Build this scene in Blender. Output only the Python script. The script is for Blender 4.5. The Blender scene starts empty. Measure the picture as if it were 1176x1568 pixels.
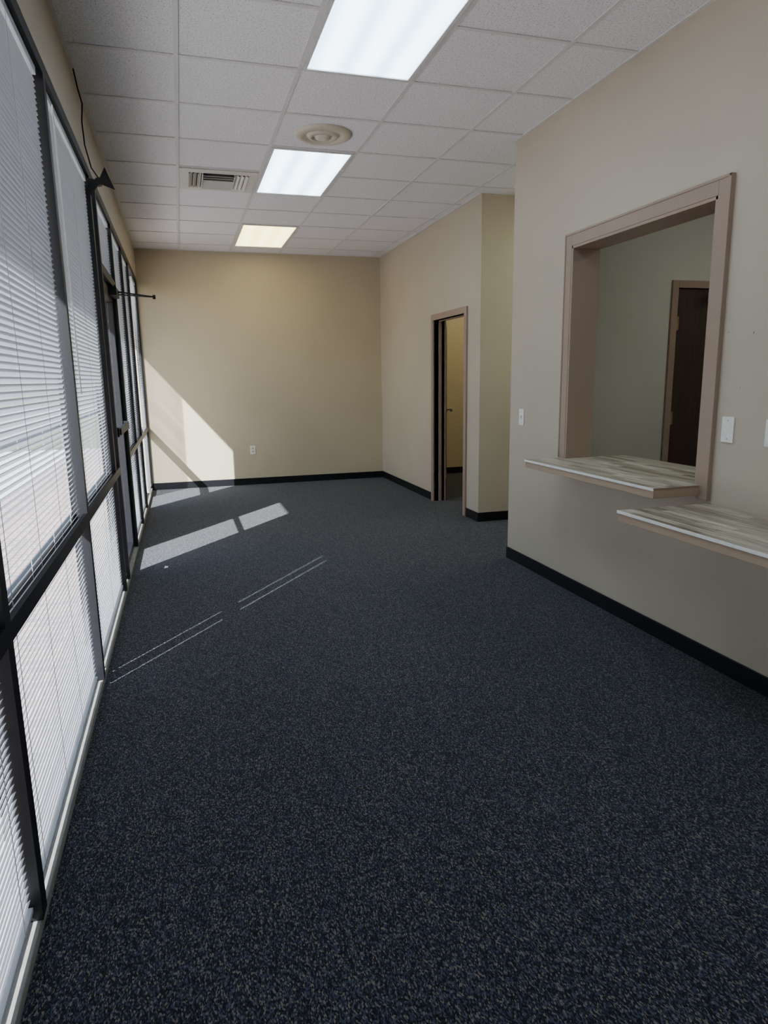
import bpy, math, random
from mathutils import Vector, Matrix
random.seed(4)
scn=bpy.context.scene
scn.view_settings.view_transform='AgX'
scn.view_settings.look='None'
scn.view_settings.exposure=1.12

# ------------------------------------------------------------ materials
def srgb(r,g,b):
    f=lambda c:(c/255/12.92) if c/255<=.04045 else ((c/255+.055)/1.055)**2.4
    return (f(r),f(g),f(b),1)
class M:
    def __init__(s,name):
        s.m=bpy.data.materials.new(name); s.m.use_nodes=True
        s.t=s.m.node_tree; s.n=s.t.nodes; s.n.clear()
        s.out=s.n.new('ShaderNodeOutputMaterial')
        s.tc=s.n.new('ShaderNodeTexCoord')
    def add(s,k,**kw):
        n=s.n.new(k)
        for a,b in kw.items():
            if hasattr(n,a): setattr(n,a,b)
        return n
    def ln(s,a,b): s.t.links.new(a,b)
    def bsdf(s,col=None,rough=.6,spec=.3,metal=0):
        b=s.n.new('ShaderNodeBsdfPrincipled')
        if col: b.inputs['Base Color'].default_value=col
        b.inputs['Roughness'].default_value=rough
        b.inputs['Specular IOR Level'].default_value=spec
        b.inputs['Metallic'].default_value=metal
        s.ln(b.outputs[0],s.out.inputs[0]); s.b=b; return b
    def mapping(s,scale=(1,1,1)):
        m=s.n.new('ShaderNodeMapping'); m.inputs['Scale'].default_value=scale
        s.ln(s.tc.outputs['Object'],m.inputs[0]); return m.outputs[0]
    def noise(s,vec,scale,detail=2,rough=.5):
        n=s.n.new('ShaderNodeTexNoise'); n.inputs['Scale'].default_value=scale
        n.inputs['Detail'].default_value=detail; n.inputs['Roughness'].default_value=rough
        s.ln(vec,n.inputs['Vector']); return n.outputs[0]
    def ramp(s,fac,stops,interp='LINEAR'):
        r=s.n.new('ShaderNodeValToRGB'); cr=r.color_ramp; cr.interpolation=interp
        while len(cr.elements)<len(stops): cr.elements.new(.5)
        for e,(p,c) in zip(cr.elements,stops): e.position=p; e.color=c
        s.ln(fac,r.inputs[0]); return r.outputs[0]
    def mix(s,fac,a,b,mode='MIX'):
        m=s.n.new('ShaderNodeMix'); m.data_type='RGBA'; m.blend_type=mode
        for i,v in ((0,fac),(6,a),(7,b)):
            if isinstance(v,(int,float,tuple)): m.inputs[i].default_value=v
            else: s.ln(v,m.inputs[i])
        return m.outputs[2]
    def bump(s,h,strength=.3,dist=.002):
        b=s.n.new('ShaderNodeBump'); b.inputs['Strength'].default_value=strength; b.inputs['Distance'].default_value=dist
        s.ln(h,b.inputs['Height']); s.ln(b.outputs[0],s.b.inputs['Normal'])

def paint(name,col,var=.04,rough=.55):
    m=M(name); m.bsdf(rough=rough,spec=.25)
    v=m.mapping()
    lo=tuple(c*(1-var) for c in col[:3])+(1,); hi=tuple(min(1,c*(1+var)) for c in col[:3])+(1,)
    m.ln(m.ramp(m.noise(v,1.7,4),[(.3,lo),(.7,hi)]),m.b.inputs['Base Color'])
    m.bump(m.noise(v,180,3),.12,.001)
    return m.m
def plain(name,col,rough=.5,spec=.4,metal=0,nscale=40,var=.05):
    m=M(name); m.bsdf(col,rough,spec,metal)
    lo=tuple(c*(1-var) for c in col[:3])+(1,); hi=tuple(min(1,c*(1+var)) for c in col[:3])+(1,)
    m.ln(m.ramp(m.noise(m.mapping(),nscale,3),[(.3,lo),(.7,hi)]),m.b.inputs['Base Color'])
    return m.m

wallp=paint('beige_wall_paint',srgb(190,177,157))
wallfar=paint('tan_wall_paint',srgb(190,177,152))
officep=paint('office_green_grey_paint',srgb(196,194,180))
trimp=paint('taupe_trim_paint',srgb(160,138,120),.03,.45)
ctrim=paint('counter_edge_paint',srgb(172,149,126),.03,.45)
basem=plain('black_vinyl_base',srgb(19,20,23),.45,.3)
darkm=plain('dark_bronze_metal',srgb(21,21,26),.5,.3)
blackp=plain('black_plastic',srgb(18,18,20),.5,.3)
alum=plain('mill_aluminium',srgb(175,178,182),.4,.5,.5)
sillm=plain('pale_sill',srgb(145,143,138),.6,.3,0,25,.12)
whitep=plain('white_plastic',srgb(235,232,222),.4,.4)
gridm=plain('white_tbar',srgb(214,212,210),.45,.3)
ventm=plain('vent_enamel',srgb(210,208,200),.4,.4)
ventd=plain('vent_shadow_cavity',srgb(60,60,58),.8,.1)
cream=plain('cream_enamel',srgb(205,196,178),.4,.4)
brass=plain('brass',srgb(180,160,110),.35,.5,.7)
soff=plain('canopy_stucco',srgb(190,180,165),.85,.2,0,8,.1)
asph=plain('parking_asphalt',srgb(150,148,148),.9,.2,0,30,.15)
concr=plain('sidewalk_concrete',srgb(205,200,192),.85,.2,0,6,.08)
paper=plain('scrap_paper',srgb(230,230,225),.8,.2)

m=M('brick_pavers'); m.bsdf(rough=.85,spec=.2)
br=m.add('ShaderNodeTexBrick'); br.inputs['Scale'].default_value=1; br.inputs['Brick Width'].default_value=.2; br.inputs['Row Height'].default_value=.1; br.inputs['Mortar Size'].default_value=.006
br.inputs['Color1'].default_value=srgb(170,142,134); br.inputs['Color2'].default_value=srgb(140,124,124); br.inputs['Mortar'].default_value=srgb(196,186,182)
m.ln(m.mapping(),br.inputs['Vector']); m.ln(br.outputs[0],m.b.inputs['Base Color']); paver=m.m

m=M('dark_wood_door'); m.bsdf(rough=.4,spec=.4)
m.ln(m.ramp(m.noise(m.mapping((30,30,1.5)),2,5,.6),[(.3,srgb(58,46,40)),(.7,srgb(78,63,54))]),m.b.inputs['Base Color']); doorwood=m.m

# laminate planks
m=M('greige_plank_laminate'); m.bsdf(rough=.35,spec=.4)
br=m.add('ShaderNodeTexBrick'); br.offset=.37
br.inputs['Scale'].default_value=1; br.inputs['Brick Width'].default_value=.42; br.inputs['Row Height'].default_value=.045
br.inputs['Mortar Size'].default_value=.0006; br.inputs['Color1'].default_value=srgb(226,218,200); br.inputs['Color2'].default_value=srgb(150,138,118)
br.inputs['Mortar'].default_value=srgb(110,98,82)
mp=m.n.new('ShaderNodeMapping'); mp.inputs['Rotation'].default_value=(0,0,math.pi/2); m.ln(m.tc.outputs['Object'],mp.inputs[0])
m.ln(mp.outputs[0],br.inputs['Vector'])
st=m.ramp(m.noise(m.mapping((60,3.5,1)),1.6,5,.65),[(.38,srgb(140,122,98)),(.58,srgb(252,248,240))])
m.ln(m.mix(.65,br.outputs[0],st,'MULTIPLY'),m.b.inputs['Base Color']); lam=m.m

# carpet : individual loops as random-coloured cells
m=M('speckled_carpet'); m.bsdf(rough=.95,spec=.05)
vo=m.add('ShaderNodeTexVoronoi'); vo.inputs['Scale'].default_value=1; vo.inputs['Randomness'].default_value=.9
m.ln(m.mapping((340,160,1)),vo.inputs['Vector'])
sp=m.add('ShaderNodeSeparateColor'); m.ln(vo.outputs['Color'],sp.inputs[0])
c=m.ramp(sp.outputs[0],[(0,srgb(26,27,32)),(.36,srgb(42,45,55)),(.60,srgb(62,69,87)),(.78,srgb(82,85,92)),(.89,srgb(120,114,103))],'CONSTANT')
n3=m.noise(m.mapping(),1.1,4,.6)
c=m.mix(.3,c,m.ramp(n3,[(.3,(.75,.75,.75,1)),(.7,(1,1,1,1))]),'MULTIPLY')
m.ln(c,m.b.inputs['Base Color'])
m.b.inputs['Sheen Weight'].default_value=.12; m.b.inputs['Sheen Roughness'].default_value=.5
iv=m.add('ShaderNodeMath'); iv.operation='SUBTRACT'; iv.inputs[0].default_value=1; m.ln(vo.outputs['Distance'],iv.inputs[1])
m.bump(iv.outputs[0],.4,.002); carpet=m.m

# ceiling tile
m=M('acoustic_tile'); m.bsdf(rough=.9,spec=.1)
n1=m.noise(m.mapping(),130,3,.7); n2=m.noise(m.mapping(),60,2,.5)
pit=m.ramp(n1,[(.37,(.45,.45,.45,1)),(.44,(1,1,1,1))])
c=m.mix(1.0,m.ramp(n2,[(.3,srgb(232,230,232)),(.7,srgb(240,238,240))]),pit,'MULTIPLY')
m.ln(c,m.b.inputs['Base Color']); m.bump(n1,.4,.002); tile=m.m

def emit(name,c1,c2,strength):
    m=M(name); e=m.add('ShaderNodeEmission'); e.inputs['Strength'].default_value=strength
    w=m.add('ShaderNodeTexWave'); w.bands_direction='X'; w.inputs['Scale'].default_value=1.6; w.inputs['Distortion'].default_value=.6; w.inputs['Detail'].default_value=0
    m.ln(m.mapping((1,.25,1)),w.inputs['Vector'])
    m.ln(m.ramp(w.outputs[1],[(0,c1),(1,c2)]),e.inputs['Color']); m.ln(e.outputs[0],m.out.inputs[0]); return m.m
coolL=emit('cool_troffer_lens',(.42,.62,.80,1),(.76,.98,1.16,1),3.6)
warmL=emit('warm_troffer_lens',(.98,.84,.32,1),(1.08,.98,.50,1),2.5)
backL=emit('back_room_troffer_lens',(.98,.86,.5,1),(1.05,.98,.65,1),5)
greenL=emit('hall_troffer_lens',(.85,.95,.65,1),(.95,1,.75,1),6.5)
officeL=emit('office_troffer_lens',(.88,.92,.82,1),(.98,1,.92,1),4.2)

# glass
m=M('window_glass'); tr=m.add('ShaderNodeBsdfTransparent'); tr.inputs[0].default_value=(.93,.96,.98,1)
gl=m.add('ShaderNodeBsdfGlossy'); gl.inputs['Roughness'].default_value=.02
mx=m.add('ShaderNodeMixShader'); mx.inputs[0].default_value=.05
m.ln(tr.outputs[0],mx.inputs[1]); m.ln(gl.outputs[0],mx.inputs[2]); m.ln(mx.outputs[0],m.out.inputs[0]); glass=m.m
# blind vinyl
m=M('blind_vinyl'); b=m.bsdf(srgb(188,190,194),.5,.3)
tl=m.add('ShaderNodeBsdfTranslucent'); tl.inputs[0].default_value=srgb(216,219,226)
mx=m.add('ShaderNodeMixShader'); mx.inputs[0].default_value=.13
m.ln(b.outputs[0],mx.inputs[1]); m.ln(tl.outputs[0],mx.inputs[2]); m.ln(mx.outputs[0],m.out.inputs[0]); vinyl=m.m

# ------------------------------------------------------------ mesh builder
class O:
    def __init__(s,name): s.name=name; s.v=[]; s.f=[]; s.mi=[]; s.mats=[]; s.smooth=[]
    def mat(s,m):
        if m not in s.mats: s.mats.append(m)
        return s.mats.index(m)
    def raw(s,vs,fs,m,smooth=False):
        o=len(s.v); s.v+=[tuple(x) for x in vs]; k=s.mat(m)
        for f in fs: s.f.append([o+i for i in f]); s.mi.append(k); s.smooth.append(smooth)
        return s
    def box(s,x0,x1,y0,y1,z0,z1,m,M4=None):
        vs=[Vector(p) for p in ((x0,y0,z0),(x1,y0,z0),(x1,y1,z0),(x0,y1,z0),(x0,y0,z1),(x1,y0,z1),(x1,y1,z1),(x0,y1,z1))]
        if M4: vs=[M4@p for p in vs]
        return s.raw(vs,[(0,3,2,1),(4,5,6,7),(0,1,5,4),(1,2,6,5),(2,3,7,6),(3,0,4,7)],m)
    def cyl(s,p,q,r,m,n=12,r2=None):
        p,q=Vector(p),Vector(q); d=(q-p).normalized(); a=d.orthogonal().normalized(); b=d.cross(a); r2=r if r2 is None else r2
        vs=[]
        for c,rr in ((p,r),(q,r2)):
            for i in range(n):
                t=2*math.pi*i/n; vs.append(c+(a*math.cos(t)+b*math.sin(t))*rr)
        s.raw(vs,[(i,(i+1)%n,n+(i+1)%n,n+i) for i in range(n)],m,True)
        s.raw(vs[:n],[tuple(range(n-1,-1,-1))],m); s.raw(vs[n:],[tuple(range(n))],m); return s
    def lathe(s,c,prof,m,n=48):
        vs=[];fs=[]
        for r,z in prof:
            for i in range(n):
                t=2*math.pi*i/n; vs.append((c[0]+r*math.cos(t),c[1]+r*math.sin(t),c[2]+z))
        for k in range(len(prof)-1):
            for i in range(n): fs.append((k*n+i,k*n+(i+1)%n,(k+1)*n+(i+1)%n,(k+1)*n+i))
        return s.raw(vs,fs,m,True)
    def done(s,bev=0):
        me=bpy.data.meshes.new(s.name); me.from_pydata(s.v,[],s.f)
        for m in s.mats: me.materials.append(m)
        for p,k,sm in zip(me.polygons,s.mi,s.smooth): p.material_index=k; p.use_smooth=sm
        me.update()
        ob=bpy.data.objects.new(s.name,me); bpy.context.collection.objects.link(ob)
        if bev:
            b=ob.modifiers.new('bevel','BEVEL'); b.width=bev; b.segments=2; b.limit_method='ANGLE'; b.angle_limit=.6
        return ob

H=3.0; XF=3.135; XN=2.798; XN2=2.95; YF=9.236; YC=5.95; YN=4.65; XE=6.2; YB=-2.0
# ------------------------------------------------------------ shell
O('floor').box(-.005,XE,YB,YF,-.1,0,carpet).done()
w=O('wall_far'); w.box(-.12,XE+.1,YF,YF+.12,-.1,H+.1,wallfar); w.done()
w=O('wall_back'); w.box(-.12,XE+.1,YB-.12,YB,-.1,H+.1,wallp); w.done()
w=O('wall_outer'); w.box(XE,XE+.1,YB,YF,-.1,H+.1,officep); w.done()
w=O('wall_left'); w.box(-.14,0,YB,YF,2.64,H+.1,wallp); w.box(-.14,0,YB,-1.25,-.1,2.64,wallp); w.done()
oy0,oy1,oz0,oz1=2.655,3.845,.818,2.165
w=O('wall_right')
w.box(XN,XN2,YB,oy0,0,H,wallp); w.box(XN,XN2,oy1,YN,0,H,wallp)
w.box(XN,XN2,oy0,oy1,0,oz0,wallp); w.box(XN,XN2,oy0,oy1,oz1,H,wallp)
w.done()
dy0,dy1,dz=6.30,7.16,2.0
w=O('wall_right_far')
w.box(XF,XF+.12,YC,dy0,0,H,wallp); w.box(XF,XF+.12,dy1,YF,0,H,wallp); w.box(XF,XF+.12,dy0,dy1,dz,H,wallp)
w.box(XF+.12,XE,YC,YC+.12,0,H,wallp)
w.done()
px0,px1,pz=4.10,5.02,2.03
w=O('wall_office')
w.box(XN2,px0,YN-.15,YN,0,H,officep); w.box(px1,XE,YN-.15,YN,0,H,officep); w.box(px0,px1,YN-.15,YN,pz,H,officep)
w.done()

gx=[.526+.625*k for k in range(-1,10)]; gy=[3.908+.615*k for k in range(-10,10)]
gx=[0]+[x for x in gx if .02<x<XE-.02]+[XE]; gy=[YB]+[y for y in gy if YB+.02<y<YF-.02]+[YF]
O('ceiling').box(-.1,XE,YB,YF,H,H+.1,tile).done()
g=O('ceiling_grid')
for x in gx[1:-1]: g.box(x-.012,x+.012,YB,YF,H-.005,H-.0005,gridm)
for y in gy[1:-1]: g.box(0,XE,y-.012,y+.012,H-.0045,H-.0007,gridm)
g.box(0,.02,YB,YF,H-.006,H-.0003,gridm); g.box(XN-.02,XN,YB,YN,H-.006,H-.0003,gridm); g.box(XF-.02,XF,YC,YF,H-.006,H-.0003,gridm)
g.box(0,XF,YF-.02,YF,H-.006,H-.0003,gridm)
g.done()
def troffer(x0,y0,mat,name='ceiling_light'):
    x1=x0+.625; y1=y0+1.23; a=.014; b=.034
    o=O(name)
    z0,z1=H-.012,H-.0005
    o.box(x0+a,x0+b,y0+a,y1-a,z0,z1,gridm); o.box(x1-b,x1-a,y0+a,y1-a,z0,z1,gridm)
    o.box(x0+b,x1-b,y0+a,y0+b,z0,z1,gridm); o.box(x0+b,x1-b,y1-b,y1-a,z0,z1,gridm)
    o.box(x0+b,x1-b,y0+b,y1-b,H-.006,H-.001,mat)
    return o.done()
troffer(1.151,2.678,coolL); troffer(1.151,5.138,coolL); troffer(1.151,7.598,warmL); troffer(1.151,.218,coolL)
troffer(4.276,4.723,greenL); troffer(4.276,2.063,officeL); troffer(4.276,7.4,backL)

o=O('air_vent')
x0,x1,y0,y1=.54,1.14,5.77,6.355; z=H-.001
o.box(x0,x1,y0,y0+.09,z-.012,z,ventm).box(x0,x1,y1-.09,y1,z-.012,z,ventm).box(x0,x0+.07,y0+.09,y1-.09,z-.012,z,ventm).box(x1-.07,x1,y0+.09,y1-.09,z-.012,z,ventm)
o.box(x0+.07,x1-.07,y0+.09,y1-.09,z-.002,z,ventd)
cx,cy=(x0+x1)/2,(y0+y1)/2
for k in range(3):
    yy=y0+.125+k*.06
    for sgn in (1,-1):
        yc=cy+sgn*(cy-yy)
        Mx=Matrix.Translation((cx,yc,z-.016))@Matrix.Rotation(-sgn*.6,4,'X')
        o.box(-.12,.12,-.022,.022,-.0015,.0015,ventm,Mx)
for sgn in (1,-1):
    for k in range(3):
        xc=cx+sgn*(.148+k*.034)
        Mx=Matrix.Translation((xc,cy,z-.014))@Matrix.Rotation(sgn*.6,4,'Y')
        o.box(-.016,.016,-.2,.2,-.0015,.0015,ventm,Mx)
o.box(cx-.127,cx-.121,y0+.09,y1-.09,z-.03,z-.002,ventm).box(cx+.121,cx+.127,y0+.09,y1-.09,z-.03,z-.002,ventm)
o.done()
o=O('round_ceiling_diffuser')
o.lathe((1.463,4.83,H),[(.19,-.0005),(.19,-.012),(.175,-.02),(.13,-.022),(.118,-.010),(.108,-.010),(.10,-.022),(.075,-.028),(.066,-.014),(.056,-.014),(.05,-.028),(.02,-.034),(.0005,-.034)],cream)
o.done()

# ------------------------------------------------------------ baseboards
bh=.09; t=.008
O('baseboard_far').box(0,XF,YF-t,YF,0,bh,basem).box(XF+.12,XE,YF-t,YF,0,bh,basem).done(.003)
b=O('baseboard_right'); b.box(XN-t,XN,YB,YN+t,0,bh,basem).box(XN,XN2,YN,YN+t,0,bh,basem); b.box(XN2,XE,YN,YN+t,0,bh,basem); b.done(.003)
b=O('baseboard_right_far'); b.box(XF-t,XF,YC-t,dy0-.06,0,bh,basem).box(XF-t,XF,dy1+.06,YF-t,0,bh,basem).box(XF,XE,YC-t,YC,0,bh,basem); b.done(.003)

# ------------------------------------------------------------ far doorway
o=O('trim_1'); c=.06
o.box(XF-.018,XF+.14,dy0-c,dy0,0,dz+c,trimp).box(XF-.018,XF+.14,dy1,dy1+c,0,dz+c,trimp).box(XF-.018,XF+.14,dy0,dy1,dz,dz+c,trimp)
o.box(XF+.05,XF+.085,dy0,dy0+.012,0,dz,trimp).box(XF+.05,XF+.085,dy1-.012,dy1,0,dz,trimp).box(XF+.05,XF+.085,dy0,dy1,dz-.012,dz,trimp)
o.done(.003)
o=O('door_1')
Mx=Matrix.Translation((XF+.15,dy1+.03,0))@Matrix.Rotation(math.radians(67.5),4,'Z')
o.box(0,.84,0,.045,.01,dz-.01,doorwood,Mx)
for z in (.25,1.0,1.78): o.cyl(Mx@Vector((-.004,-.004,z)),Mx@Vector((-.004,-.004,z+.09)),.008,brass)
o.cyl(Mx@Vector((.77,0,1.0)),Mx@Vector((.77,-.045,1.0)),.012,alum); o.cyl(Mx@Vector((.77,-.04,1.0)),Mx@Vector((.77,-.07,1.0)),.027,alum)
o.cyl(Mx@Vector((.77,-.007,1.0)),Mx@Vector((.77,0,1.0)),.033,alum)
o.done(.002)

# ------------------------------------------------------------ office door
o=O('trim_2'); ys=YN-.15
o.box(px0-.055,px0,ys-.018,YN+.018,0,pz+.055,trimp).box(px1,px1+.055,ys-.018,YN+.018,0,pz+.055,trimp).box(px0,px1,ys-.018,YN+.018,pz,pz+.055,trimp); o.done(.003)
o=O('door_2')
o.box(px0+.006,px1-.006,ys,ys+.045,.01,pz-.005,doorwood)
for z in (.25,1.0,1.72):
    o.box(px0+.001,px0+.03,ys-.002,ys+.001,z,z+.1,brass); o.cyl((px0+.004,ys-.008,z),(px0+.004,ys-.008,z+.1),.008,brass)
o.box(px0+.28,px0+.54,ys-.06,ys,pz-.09,pz-.03,alum)
o.cyl((px0+.42,ys-.04,pz-.02),(px0+.2,ys-.2,pz+.005),.01,alum); o.cyl((px0+.2,ys-.2,pz+.005),(px0+.45,ys-.02,pz+.02),.01,alum)
o.cyl((px1-.07,ys,1.0),(px1-.07,ys-.06,1.0),.012,alum); o.cyl((px1-.07,ys-.055,1.0),(px1-.18,ys-.055,1.0),.01,alum)
o.done(.002)

# ------------------------------------------------------------ pass-through trim + counters
ZC=.868
o=O('trim_3'); a=.075
for xs,xe in ((XN-.02,XN),(XN2,XN2+.02)):
    o.box(xs,xe,oy0-a,oy0,.80 if xs<XN else .9,oz1+a,trimp).box(xs,xe,oy1,oy1+a,ZC,oz1+a,trimp).box(xs,xe,oy0,oy1,oz1,oz1+a,trimp)
o.box(XN-.024,XN-.02,oy0-a,oy0-a+.012,.80,oz1+a,trimp).box(XN-.024,XN-.02,oy0-a,oy1+a,oz1+a-.012,oz1+a,trimp).box(XN-.024,XN-.02,oy1+a-.012,oy1+a,ZC,oz1+a,trimp)
o.box(XN-.018,XN2+.018,oy0,oy0+.016,ZC,oz1,trimp).box(XN-.018,XN2+.018,oy1-.016,oy1,ZC,oz1,trimp).box(XN-.018,XN2+.018,oy0,oy1,oz1-.016,oz1,trimp)
o.done(.002)
def counter(name,x0,y0,y1,zt,notch=None,th=.05):
    o=O(name)
    x1=XN-.0
    o.box(x0,x1-.001,y0,y1,zt-th,zt-.006,ctrim)
    o.box(x0-.002,x1-.001,y0-.002,y1+.002,zt-.006,zt,lam)
    o.box(x0-.005,x0-.002,y0-.005,y1+.005,zt-.014,zt+.0005,whitep)
    o.box(x0-.005,x1-.03,y0-.005,y0-.002,zt-.006,zt+.0003,trimp)
    if notch:
        o.box(x1-.001,XN2+.28,notch[0],notch[1],zt-th,zt-.006,ctrim); o.box(x1-.001,XN2+.28,notch[0],notch[1],zt-.006,zt,lam)
    return o.done(.0015)
counter('pass_through_counter',2.52,oy0-.02,3.88,ZC,(oy0+.002,oy1-.002))
counter('writing_shelf',2.31,.70,2.60,.785)

def plate(name,fn,w=.07,h=.115,kind='switch'):
    o=O(name)
    def bx(u0,u1,v0,v1,d0,d1,m):
        P=[fn(u,v,d) for d in (d0,d1) for v in (v0,v1) for u in (u0,u1)]
        xs,ys,zs=zip(*P); o.box(min(xs),max(xs),min(ys),max(ys),min(zs),max(zs),m)
    bx(-w/2,w/2,-h/2,h/2,0,.006,whitep)
    if kind=='switch': bx(-.005,.005,-.012,.012,.006,.009,cream); bx(-.004,.004,0,.01,.009,.017,whitep)
    elif kind=='outlet':
        for s in (-1,1):
            bx(-.016,.016,s*.02-.013,s*.02+.013,.006,.008,cream)
            bx(-.008,-.005,s*.02-.004,s*.02+.006,.008,.0085,blackp); bx(.005,.008,s*.02-.004,s*.02+.006,.008,.0085,blackp)
    for s in (-1,1): bx(-.003,.003,s*h*.36-.003,s*h*.36+.003,.006,.0075,alum)
    return o.done(.001)
plate('light_switch',lambda u,v,d:(XN-d,4.465+u,1.10+v),kind='switch')
plate('blank_wall_plate',lambda u,v,d:(XN-d,2.505+u,1.14+v),kind='blank')
plate('blank_wall_plate',lambda u,v,d:(XN-d,2.26+u,1.14+v),kind='blank')
plate('wall_outlet',lambda u,v,d:(1.31+u,YF-d,.47+v),kind='outlet')
plate('wall_outlet',lambda u,v,d:(4.0+u,YF-d,.50+v),kind='outlet')
o=O('wall_anchor_screws')
for y,z in ((2.41,1.56),(2.55,1.57),(2.46,1.33),(2.30,1.45)): o.cyl((XN-.003,y,z),(XN,y,z),.004,alum,8)
o.done()

# ------------------------------------------------------------ storefront windows
TOP=2.64; FX=-.001; BX=-.032; BK=-.065
def slat_blind(y0,y1,z0,z1,tilt,wand=True,xc=BX,name='window_blind'):
    o=O(name); p=.0205; wd=.0125
    n=int((z1-.045-z0-.02)/p)
    for i in range(n):
        z=z0+.03+i*p
        vs=[]
        jit=random.uniform(-.06,.06); c2,s2=math.cos(tilt+jit),math.sin(tilt+jit)
        for u,hh in ((-wd,0),(-wd*.4,.0022),(wd*.4,.0022),(wd,0)):
            X=u*c2-hh*s2; Z=u*s2+hh*c2
            vs+= [(xc+X,y0,z+Z),(xc+X,y1,z+Z)]
        o.raw(vs,[(0,2,3,1),(2,4,5,3),(4,6,7,5)],vinyl,True)
    o.box(xc-.014,xc+.014,y0,y1,z1-.032,z1-.004,vinyl)
    o.box(xc-.012,xc+.012,y0,y1,z0+.004,z0+.016,vinyl)
    k=max(2,int((y1-y0)/.45)+1)
    for j in range(k):
        y=y0+.1+(y1-y0-.2)*j/(k-1)
        for xx in (xc-.0145,xc+.0145): o.box(xx-.0006,xx+.0006,y-.0015,y+.0015,z0+.01,z1-.01,vinyl)
    if wand: o.cyl((xc+.022,y0+.14,z1-.03),(xc+.024,y0+.14,z1-1.25),.0035,whitep,6)
    return o.done()
mw=.026
def window(idx,y0,y1,rail=True):
    o=O('window_%d'%idx)
    o.box(BK,FX,y0,y0+mw,.03,TOP,darkm).box(BK,FX,y1-mw,y1,.03,TOP,darkm)
    o.box(-.11,FX,y0+mw,y1-mw,TOP-.05,TOP,darkm).box(-.10,-.05,y0+mw,y1-mw,.03,.06,alum)
    if rail: o.box(-.017,FX,y0+mw,y1-mw,.775,.825,darkm); o.box(BK-.01,-.05,y0+mw,y1-mw,.775,.825,darkm)
    o.box(BK+.003,BK+.006,y0+mw,y1-mw,.06,TOP-.05,glass)
    return o.done()
T1=math.radians(50)
ys=[-1.25,.25,1.73,3.22,4.64,4.93]
i=1
for a_,b_ in zip(ys[:-1],ys[1:]):
    ga=.054 if a_==3.22 else .005; gb=.055 if b_==3.22 else .005
    window(i,a_,b_); slat_blind(a_+mw+ga,b_-mw-gb,.06,TOP-.05,T1,wand=b_-a_>.5); i+=1
for a_,b_ in ((5.94,6.9),(6.9,7.78)):
    window(i,a_,b_); slat_blind(a_+mw+.005,b_-mw-.005,.06,TOP-.05,T1); i+=1
window(i,7.78,YF-.001); slat_blind(8.62,YF-mw-.008,.06,TOP-.05,math.radians(-31),wand=False); i+=1
O('window_sill').box(-.14,-.006,YB,YF-.001,-.1,.03,sillm).done(.003)

# glass entry door
o=O('door_3'); ya,yb=4.95,5.92
o.box(-.11,FX,4.93,ya+.01,.03,TOP,darkm).box(-.11,FX,yb-.02,5.94,.03,TOP,darkm)
o.box(-.11,FX,ya,yb,2.10,2.16,darkm).box(-.11,FX,ya,yb,TOP-.05,TOP,darkm)
d0,d1=-.09,-.03
o.box(d0,d1,ya+.012,ya+.12,.035,2.095,darkm).box(d0,d1,yb-.10,yb-.022,.035,2.095,darkm)
o.box(d0,d1,ya+.12,yb-.10,2.0,2.095,darkm).box(d0,d1,ya+.12,yb-.10,.035,.09,darkm)
o.box(-.07,-.066,ya+.12,yb-.10,.09,2.0,glass); o.box(-.098,-.094,ya,yb,2.16,TOP-.05,glass)
o.box(-.012,.018,ya+.10,yb-.09,1.03,1.075,darkm).box(d1,.008,ya+.04,ya+.10,1.02,1.085,darkm).box(d1,.008,yb-.09,yb-.04,1.02,1.085,darkm)
o.done(.002)
slat_blind(ya+.016,yb-.026,2.16,TOP-.05,T1,wand=False)
o=O('door_closer')
o.box(-.029,.025,5.60,5.86,2.03,2.09,blackp)
o.cyl((-.005,5.72,2.09),(-.005,5.72,2.115),.02,blackp)
o.cyl((-.01,5.72,2.07),(.29,5.74,2.035),.006,blackp); o.cyl((.29,5.74,2.035),(.02,5.80,2.055),.005,blackp)
o.cyl((.285,5.74,2.02),(.285,5.74,2.05),.011,blackp)
o.done(.002)

o=O('corded_alarm_sensor')
R1=Matrix.Translation((.062,4.50,2.53))@Matrix.Rotation(-.3,4,'Y')
o.box(-.012,.012,-.02,.02,-.02,.02,blackp,R1)
for s in (1,-1):
    vs=[R1@Vector(p) for p in ((s*.01,-.012,-.015),(s*.01,.012,-.015),(s*.01,.012,.015),(s*.01,-.012,.015),(s*.07,-.015,-.055-.01*s),(s*.07,.015,-.055),(s*.06,.015,.05+.015*s),(s*.06,-.015,.05+.015*s))]
    o.raw(vs,[(0,3,2,1),(4,5,6,7),(0,1,5,4),(1,2,6,5),(2,3,7,6),(3,0,4,7)],blackp)
pts=[(.012,4.18,2.998),(.018,4.26,2.93),(.03,4.30,2.87),(.014,4.36,2.80),(.012,4.42,2.70),(.03,4.48,2.60),(.062,4.50,2.55)]
for p_,q_ in zip(pts[:-1],pts[1:]): o.cyl(p_,q_,.004,blackp,8)
o.done()

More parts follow.
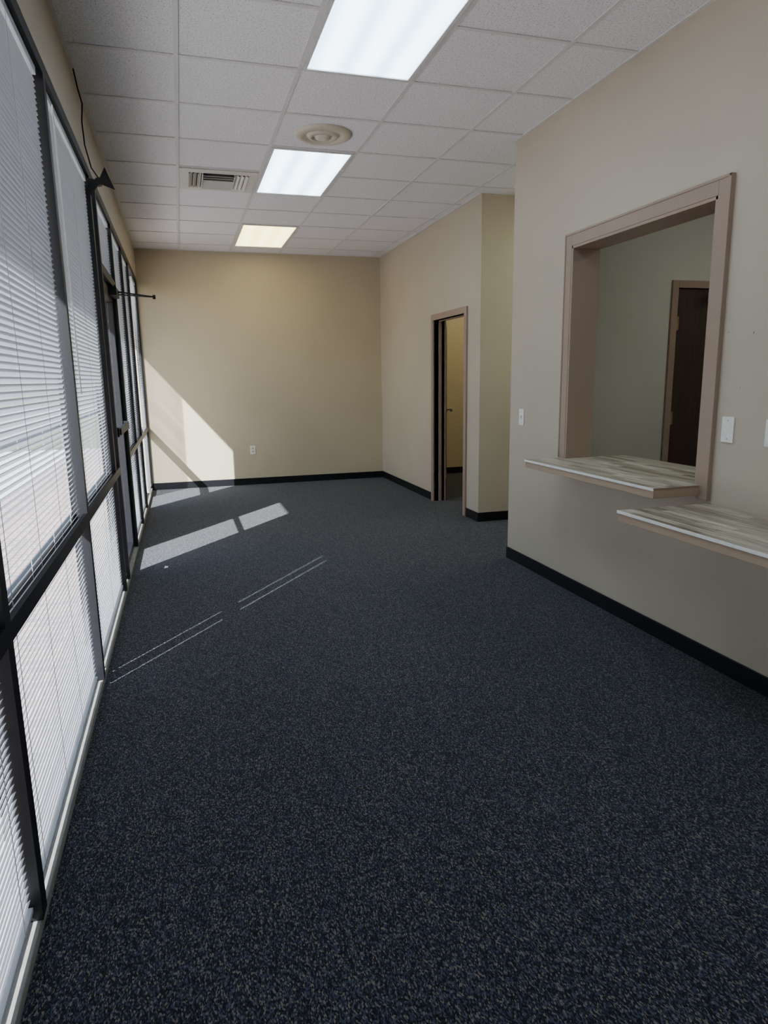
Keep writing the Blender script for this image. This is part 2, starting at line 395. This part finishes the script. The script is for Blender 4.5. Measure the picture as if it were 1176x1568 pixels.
O('paper_scrap').raw([(.22,5.22,.003),(.245,5.22,.006),(.25,5.27,.003),(.225,5.27,.008)],[(0,1,2,3)],paper).done()

# ------------------------------------------------------------ exterior
O('paver_walkway').box(-1.8,-.142,-8,16,-.2,-.02,paver).done()
O('sidewalk').box(-4.0,-1.801,-8,16,-.2,-.02,concr).done()
O('parking_lot').box(-37.9,-4.001,-30,50,-.3,-.12,asph).done()
O('canopy').box(-1.09,-.142,-8,16,3.0,3.4,soff).done()
O('far_building').box(-42,-38,-20,45,-.2,5,soff).done()

# ------------------------------------------------------------ lights
sd=bpy.data.lights.new('sun','SUN'); sd.energy=12.5; sd.angle=math.radians(.5); sd.color=(1,.98,.95)
so=bpy.data.objects.new('sun',sd); scn.collection.objects.link(so)
so.rotation_euler=Vector((1,1.29,-1.19)).to_track_quat('-Z','Y').to_euler(); so.location=(-6,-6,8)
wd=bpy.data.worlds.new('sky'); scn.world=wd; wd.use_nodes=True
nt=wd.node_tree; bg=nt.nodes['Background']; sk=nt.nodes.new('ShaderNodeTexSky')
sk.sky_type='NISHITA'; sk.sun_disc=False; sk.sun_elevation=math.radians(36); sk.sun_rotation=math.radians(218)
nt.links.new(sk.outputs[0],bg.inputs[0]); bg.inputs[1].default_value=.28

# ------------------------------------------------------------ camera
yaw,pitch,roll=map(math.radians,(-16.330,-11.189,-.872))
fw=Vector((-math.sin(yaw)*math.cos(pitch),math.cos(yaw)*math.cos(pitch),math.sin(pitch)))
rt=Vector((math.cos(yaw),math.sin(yaw),0)); up=rt.cross(fw)
c_,s_=math.cos(roll),math.sin(roll); r2=c_*rt+s_*up; u2=-s_*rt+c_*up
cd=bpy.data.cameras.new('camera'); cd.sensor_fit='HORIZONTAL'; cd.sensor_width=36; cd.lens=1319.6/1500*36; cd.clip_start=.02
cam=bpy.data.objects.new('camera',cd); scn.collection.objects.link(cam)
Mc=Matrix((( r2.x,u2.x,-fw.x,.434),(r2.y,u2.y,-fw.y,0),(r2.z,u2.z,-fw.z,1.391),(0,0,0,1)))
cam.matrix_world=Mc; scn.camera=cam
